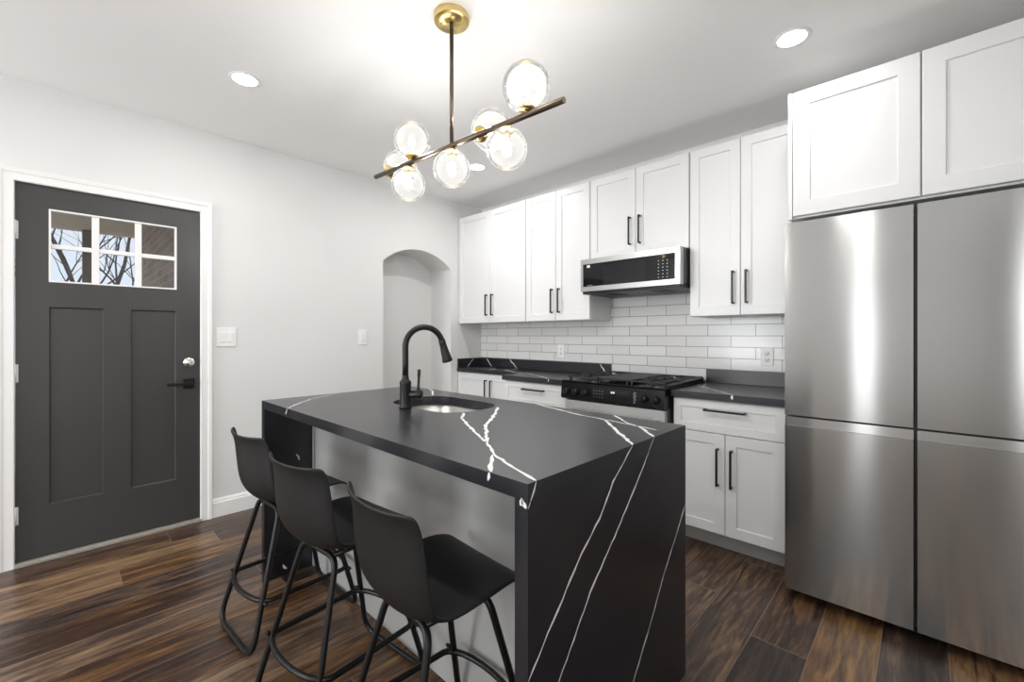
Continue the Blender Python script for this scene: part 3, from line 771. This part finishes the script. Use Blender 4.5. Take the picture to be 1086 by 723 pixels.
bm = bx(IX1 - TH, IX1, IY0, IY1, .0008, IZ - TH - .0004)
rt = (1, 0, 0); X = IX1
vein(bm, [(X, -2.082, .874), (X, -2.142, .831), (X, -2.191, .771), (X, -2.212, .75), (X, -2.316, .669), (X, -2.378, .603), (X, -2.435, .55), (X, -2.503, .475)], rt, .0055, jit=.6)
vein(bm, [(X, -1.922, .874), (X, -1.969, .825), (X, -2.116, .689), (X, -2.257, .569), (X, -2.392, .412), (X, -2.50, .27)], rt, .0055, jit=.6)
vein(bm, [(X, -1.629, .625), (X, -1.826, .422), (X, -1.907, .324), (X, -2.023, .2), (X, -2.19, .002)], rt, .0048, jit=.6)
vein(bm, [(X, -2.4955, .874), (X, -2.5045, .860)], rt, .004)
vein(bm, [(2.872, IY0, .862), (2.880, IY0, .8735), (2.884, IY0, .868), (2.892, IY0, .862)], (0, -1, 0), .010)
obj('waterfall_end', bm, QV, iw)
# small white marks on the inner face of the plain waterfall end
bm = bx(IX0, IX0 + TH, IY0, IY1, .0008, IZ - TH - .0004)
vein(bm, [(IX0 + TH, -2.35, .618), (IX0 + TH, -2.335, .585)], rt, .012)
vein(bm, [(IX0 + TH, -2.42, .055), (IX0 + TH, -2.40, .030)], rt, .012)
obj('waterfall_end', bm, QV, iw)
bm = B()   # veins carried over the slab edge on the right face
ic = thing('island_cabinet', 'pale grey island base panel behind the bar stools', 'cabinet')
PY = -2.262
bm = B()
box(bm, IX0 + TH + .002, IX1 - TH - .002, PY, PY + .018, .0008, IZ - TH - .002)
obj('back_panel', bm, M['panel'], ic)
obj('corner_trim', bx(IX0 + TH + .002, IX0 + TH + .024, PY - .007, PY - .0005, .0008, IZ - TH - .002, bev=.001), M['panel'], ic)
bm = B()
y0, y1 = PY + .0185, IY1 - .045
box(bm, IX0 + TH + .002, IX0 + TH + .022, y0, y1, .1, IZ - TH - .002); box(bm, IX1 - TH - .022, IX1 - TH - .002, y0, y1, .1, IZ - TH - .002)
box(bm, IX0 + TH + .022, IX1 - TH - .022, y0, y1, .1, .118); box(bm, IX0 + TH + .022, IX1 - TH - .022, y0, y0 + .016, .118, IZ - TH - .002)
box(bm, IX0 + TH + .002, IX1 - TH - .002, y0, y1 - .06, .001, .0995)
obj('carcass', bm, M['cab'], ic)
n = 4; wv = (IX1 - IX0 - 2 * TH - .008) / n
for k in range(n):
    x0 = IX0 + TH + .004 + k * wv
    d = obj('door', shaker(wv - .004, .755), M['cab'], ic, (x0 + wv - .004, y1 + .001, .108)); d.rotation_euler = (0, 0, PI)
    tag(obj('handle', bar_pull(.215, True, .04 if k % 2 else wv - .044, .60, -.020), M['black'], d), 'matte black bar pull', None)
# sink basin
sk = B(); L0 = rrect(SX0 - .012, SX1 + .012, SY0 - .012, SY1 + .012, .14); L1 = rrect(SX0 - .004, SX1 + .004, SY0 - .004, SY1 + .004, .134)
L2 = rrect(SX0 + .004, SX1 - .004, SY0 + .004, SY1 - .004, .125); L3 = rrect(SX0 + .03, SX1 - .03, SY0 + .03, SY1 - .03, .10); L4 = rrect(SX0 + .20, SX1 - .20, SY0 + .13, SY1 - .13, .03)
rings = [[sk.verts.new((x, y, z)) for x, y in lp] for lp, z in ((L0, .8725), (L1, .8725), (L2, .72), (L3, .695), (L4, .690))]
for a, c in zip(rings, rings[1:]):
    for i in range(len(a)):
        f = sk.faces.new((a[i], a[(i + 1) % len(a)], c[(i + 1) % len(a)], c[i])); f.smooth = True
sk.faces.new(rings[-1])
so = obj('sink_basin', sk, M['sink']); md_ = so.modifiers.new('s', 'SOLIDIFY'); md_.thickness = .0015; md_.offset = -1
tag(so, 'brushed stainless steel sink set into the island top', 'sink')
bm = B(); lathe(bm, [(.040, .6915), (.040, .694), (.028, .6945), (.024, .6925), (0, .6925)], org=((SX0 + SX1) / 2, (SY0 + SY1) / 2, 0), seg=24)
obj('drain', bm, M['chrome'], so)

# ------------------------------------------------------------------ faucet
fx, fy = 1.818, -2.130
fa = thing('kitchen_faucet', 'matte black gooseneck pull-down faucet on the island', 'faucet', (fx, fy, IZ + .0005))
bm = B(); lathe(bm, [(0, 0), (.0285, 0), (.0285, .006), (.0255, .010), (.0255, .020), (.0250, .024), (.0250, .105), (.0260, .112), (.0260, .120), (.018, .130), (.0155, .138), (.0145, .150)], seg=32)
obj('faucet_body', bm, M['black'], fa)
sd = Vector((.30, .955, 0)).normalized()
R_ = .089; zc = .281
pts = [Vector((0, 0, .140)), Vector((0, 0, .20)), Vector((0, 0, zc))]
for k in range(1, 19):
    a = PI - math.radians(168) * k / 18
    pts.append(sd * (R_ + R_ * math.cos(a)) + Vector((0, 0, zc + R_ * math.sin(a))))
bm = B(); tube(bm, pts, .0138, 16)
obj('spout', bm, M['black'], fa)
e0 = pts[-1]; dn = (pts[-1] - pts[-2]).normalized()
bm = B(); lathe(bm, [(.0138, -.012), (.0168, -.010), (.0168, .006), (.0160, .012), (.0175, .026), (.0225, .076), (.0250, .086), (.0250, .096), (.021, .098), (0, .097)], org=e0, direction=dn, seg=28)
obj('spray_head', bm, M['black'], fa)
hd = Vector((.72, .69, 0)).normalized()
bm = B(); lathe(bm, [(.015, .018), (.0195, .020), (.0195, .058), (.021, .062), (.021, .074), (.017, .078), (0, .078)], org=(0, 0, .062), direction=hd, seg=24)
ho = obj('handle_hub', bm, M['black'], fa)
hb = hd * .058 + Vector((0, 0, .075))
bm = B(); lathe(bm, [(.0085, 0), (.0085, .012), (.006, .016), (.0055, .060), (.0075, .078), (.0075, .098), (.005, .102), (0, .102)], org=hb, direction=(.03, .03, 1), seg=16)
obj('lever', bm, M['black'], ho)

# ------------------------------------------------------------------ bar stools
def make_stool(label):
    t = thing('bar_stool', label, 'stool', (0, 0, 0), 0, 'bar stools along the island')
    # one-piece shell: rows run from the front lip to the top of the back
    prof = [(.185, .566), (.170, .580), (.120, .586), (.050, .574), (-.020, .559), (-.080, .551), (-.125, .557), (-.155, .580), (-.173, .625), (-.182, .690), (-.188, .750), (-.194, .795), (-.203, .825), (-.214, .842)]
    hw = [.172, .180, .189, .194, .196, .197, .197, .196, .194, .191, .187, .183, .180, .173]
    lift = [.002, .004, .010, .018, .026, .034, .040, .034, .022, .010, 0, 0, .001, .004]
    wrap = [0, 0, 0, 0, 0, .004, .016, .028, .036, .040, .042, .043, .044, .044]
    bm = B(); nu = 12; grid = []
    for (y, z), w, l, wr in zip(prof, hw, lift, wrap):
        row = []
        for k in range(nu + 1):
            u = k / nu * 2 - 1; q = abs(u) ** 2.4
            row.append(bm.verts.new((u * w, y + wr * q, z + l * q)))
        grid.append(row)
    for a, c in zip(grid, grid[1:]):
        for k in range(nu):
            f = bm.faces.new((a[k], a[k + 1], c[k + 1], c[k])); f.smooth = True
    sh = obj('seat_shell', bm, M['seat'], t)
    m = sh.modifiers.new('t', 'SOLIDIFY'); m.thickness = .009; m.offset = 0
    m = sh.modifiers.new('s', 'SUBSURF'); m.levels = 2; m.render_levels = 2
    tag(sh, 'matte black one-piece moulded seat and back', None)
    r = .0105
    def loop(ytop, yfoot):
        p = [(-.105, ytop, .522), (.105, ytop, .522), (.190, yfoot, .0115), (-.190, yfoot, .0115)]
        q = fillet(p, [.045, .045, .075, .075], 7, True)
        return tube(B(), q, r, 10, closed=True)
    obj('leg_frame', loop(-.085, -.218), M['frame'], t)
    obj('leg_frame', loop(.105, .222), M['frame'], t)
    # struts under the seat joining the two loops
    for x in (-.085, .085):
        bm = B(); tube(bm, [(x, -.085, .523), (x, .105, .523)], .009, 8); box(bm, x - .018, x + .018, -.045, .055, .526, .556)
        obj('seat_bracket', bm, M['frame'], t)
    # foot ring: straight sides, bowed front and back
    zr = .200; k0 = .522; fy0 = -.085 - (.218 - .085) * (k0 - zr) / .5105; fy1 = .105 + (.222 - .105) * (k0 - zr) / .5105
    xr = .105 + .085 * (k0 - zr) / .5105 + .018
    ring = [(-xr, fy0 + .03, zr), (-xr, fy1 - .03, zr)]
    n = 12
    for k in range(n + 1):
        a = PI - PI * k / n; ring.append((xr * math.cos(a), fy1 - .03 + .062 * math.sin(a), zr))
    ring += [(xr, fy1 - .03, zr), (xr, fy0 + .03, zr)]
    for k in range(n + 1):
        a = -PI * k / n; ring.append((xr * math.cos(a), fy0 + .03 + .062 * math.sin(a), zr))
    q = [ring[0]]
    for p in ring[1:]:
        if (Vector(p) - Vector(q[-1])).length > .004: q.append(p)
    if (Vector(q[0]) - Vector(q[-1])).length < .004: q.pop()
    obj('footrest', tube(B(), q, .0095, 10, closed=True), M['frame'], t)
    for sx in (-1, 1):
        for y in (fy0, fy1):
            bm = B(); lathe(bm, [(0, .020), (.006, .018), (.007, .010), (.007, 0)], org=(sx * (xr + .004), y, zr), direction=(sx, 0, 0), seg=10)
            obj('bolt', bm, M['frame'], t)
    for x, y in ((-.12, -.218), (.12, -.218), (-.12, .222), (.12, .222)): pass
    return t
s0 = make_stool('black bar stool by the dark front door, at the plain island end')
s0.location = (1.478, -2.508, 0); s0.rotation_euler.z = math.radians(3)
s1 = copy_tree(s0); s1['label'] = 'middle black bar stool, standing between the other two at the island'
s1.location = (2.032, -2.526, 0); s1.rotation_euler.z = math.radians(6)
s2 = copy_tree(s0); s2['label'] = 'black bar stool with its whole seat showing, by the white-veined waterfall end'
s2.location = (2.552, -2.505, 0); s2.rotation_euler.z = math.radians(-3)

# ------------------------------------------------------------------ pendant light
pl_o = Vector((2.050, -2.048, 0)); BZ = 2.067
pa = math.atan2(.080, 1.148)
pt = thing('pendant_light', 'bronze bar pendant with brass fittings hung over the island', 'pendant light', (pl_o.x, pl_o.y, RZ), pa)
bz = BZ - RZ
bm = B(); lathe(bm, [(0, -.0005), (.073, -.0005), (.0755, -.004), (.0755, -.026), (.0735, -.029), (.010, -.029), (0, -.029)], seg=48)
for a in (.6, .6 + PI): lathe(bm, [(0, -.033), (.004, -.032), (.0045, -.029)], org=(.046 * math.cos(a), .046 * math.sin(a), 0), seg=10)
tag(obj('canopy', bm, M['spun'], pt), 'round brushed brass ceiling canopy', None)
bm = B(); tube(bm, [(0, 0, -.029), (0, 0, bz + .006)], .0085, 16); obj('stem', bm, M['bronze'], pt)
bm = B(); tube(bm, [(-.576, 0, bz), (.576, 0, bz)], .0115, 20); obj('crossbar', bm, M['bronze'], pt)
def globe(x, ang, r, dist):
    # ang: 0 = up, 90 = towards the cabinets, 180 = down
    a = math.radians(ang); d = Vector((0, math.sin(a), math.cos(a))); o = Vector((x, 0, bz))
    bm = B(); lathe(bm, [(.006, .010), (.0065, .014), (.020, .0145), (.0320, dist - r + .004), (.0330, dist - r + .010), (.030, dist - r + .012), (0, dist - r + .014)], org=o, direction=d, seg=28)
    lathe(bm, [(0, dist - r + .013), (.011, dist - r + .013), (.011, dist - r + .038), (0, dist - r + .038)], org=o, direction=d, seg=16)
    h = tag(obj('lamp_holder', bm, M['brass'], pt), 'brass cup holding a globe', None)
    c = o + d * dist
    bm = B(); bmesh.ops.create_uvsphere(bm, u_segments=40, v_segments=24, radius=r, matrix=Matrix.Translation(c))
    for f in bm.faces: f.smooth = True
    tag(obj('globe', bm, M['globe'], h), 'clear seeded glass globe', None)
    bm = B(); bmesh.ops.create_uvsphere(bm, u_segments=18, v_segments=12, radius=.0165, matrix=Matrix.Translation(c - d * .012))
    for f in bm.faces: f.smooth = True
    tag(obj('bulb', bm, M['bulb'], h), 'glowing white bulb', None)
G0 = -.576
globe(G0 + .300, 0, .085, .103); globe(G0 + .078, 58, .086, .112); globe(G0 + .275, 180, .080, .100)
globe(G0 + .577, 180, .080, .100); globe(G0 + .985, 0, .090, .105); globe(G0 + .722, 58, .087, .112); globe(G0 + .890, 180, .080, .100)

# ------------------------------------------------------------------ recessed ceiling lights
def downlight(label, x, y, proto=None, dim=1):
    if proto is None:
        t = thing('recessed_light', label, 'ceiling light', (x, y, RZ), 0, 'recessed ceiling lights')
        bm = B(); lathe(bm, [(.058, -.004), (.062, -.006), (.074, -.004), (.076, -.0005), (.058, -.0005)], seg=40)
        obj('trim_ring', bm, M['plastic'], t)
        bm = B(); lathe(bm, [(.058, -.0045), (0, -.0045)], seg=40);
        tag(obj('lens', bm, M['downlight'], t), 'bright white lit lens', None)
    else:
        t = copy_tree(proto); t.location = (x, y, RZ); t['label'] = label
    d = bpy.data.lights.new('downlight_lamp', 'AREA'); d.shape = 'DISK'; d.size = .11; d.energy = DOWNLIGHT_POWER * dim; d.color = (1, .985, .965)
    o = bpy.data.objects.new('downlight_lamp', d); col.objects.link(o); o.location = (x, y, RZ - .010)
    return t
p0 = downlight('round recessed light in the ceiling toward the front door', .876, -2.526)
downlight('round recessed light in the ceiling near the corner wall cabinets', .874, -.850, p0, 1.1)
downlight('round recessed light in the ceiling in front of the refrigerator cabinets', 3.087, -.870, p0, .42)
for x, y in ((3.087, -2.526), (.876, -4.3), (3.087, -4.3), (2.0, -5.6)):  # first completes the grid; the unseen rear ones are put in as fill
    downlight('unseen round recessed light in the ceiling behind the viewer', x, y, p0)
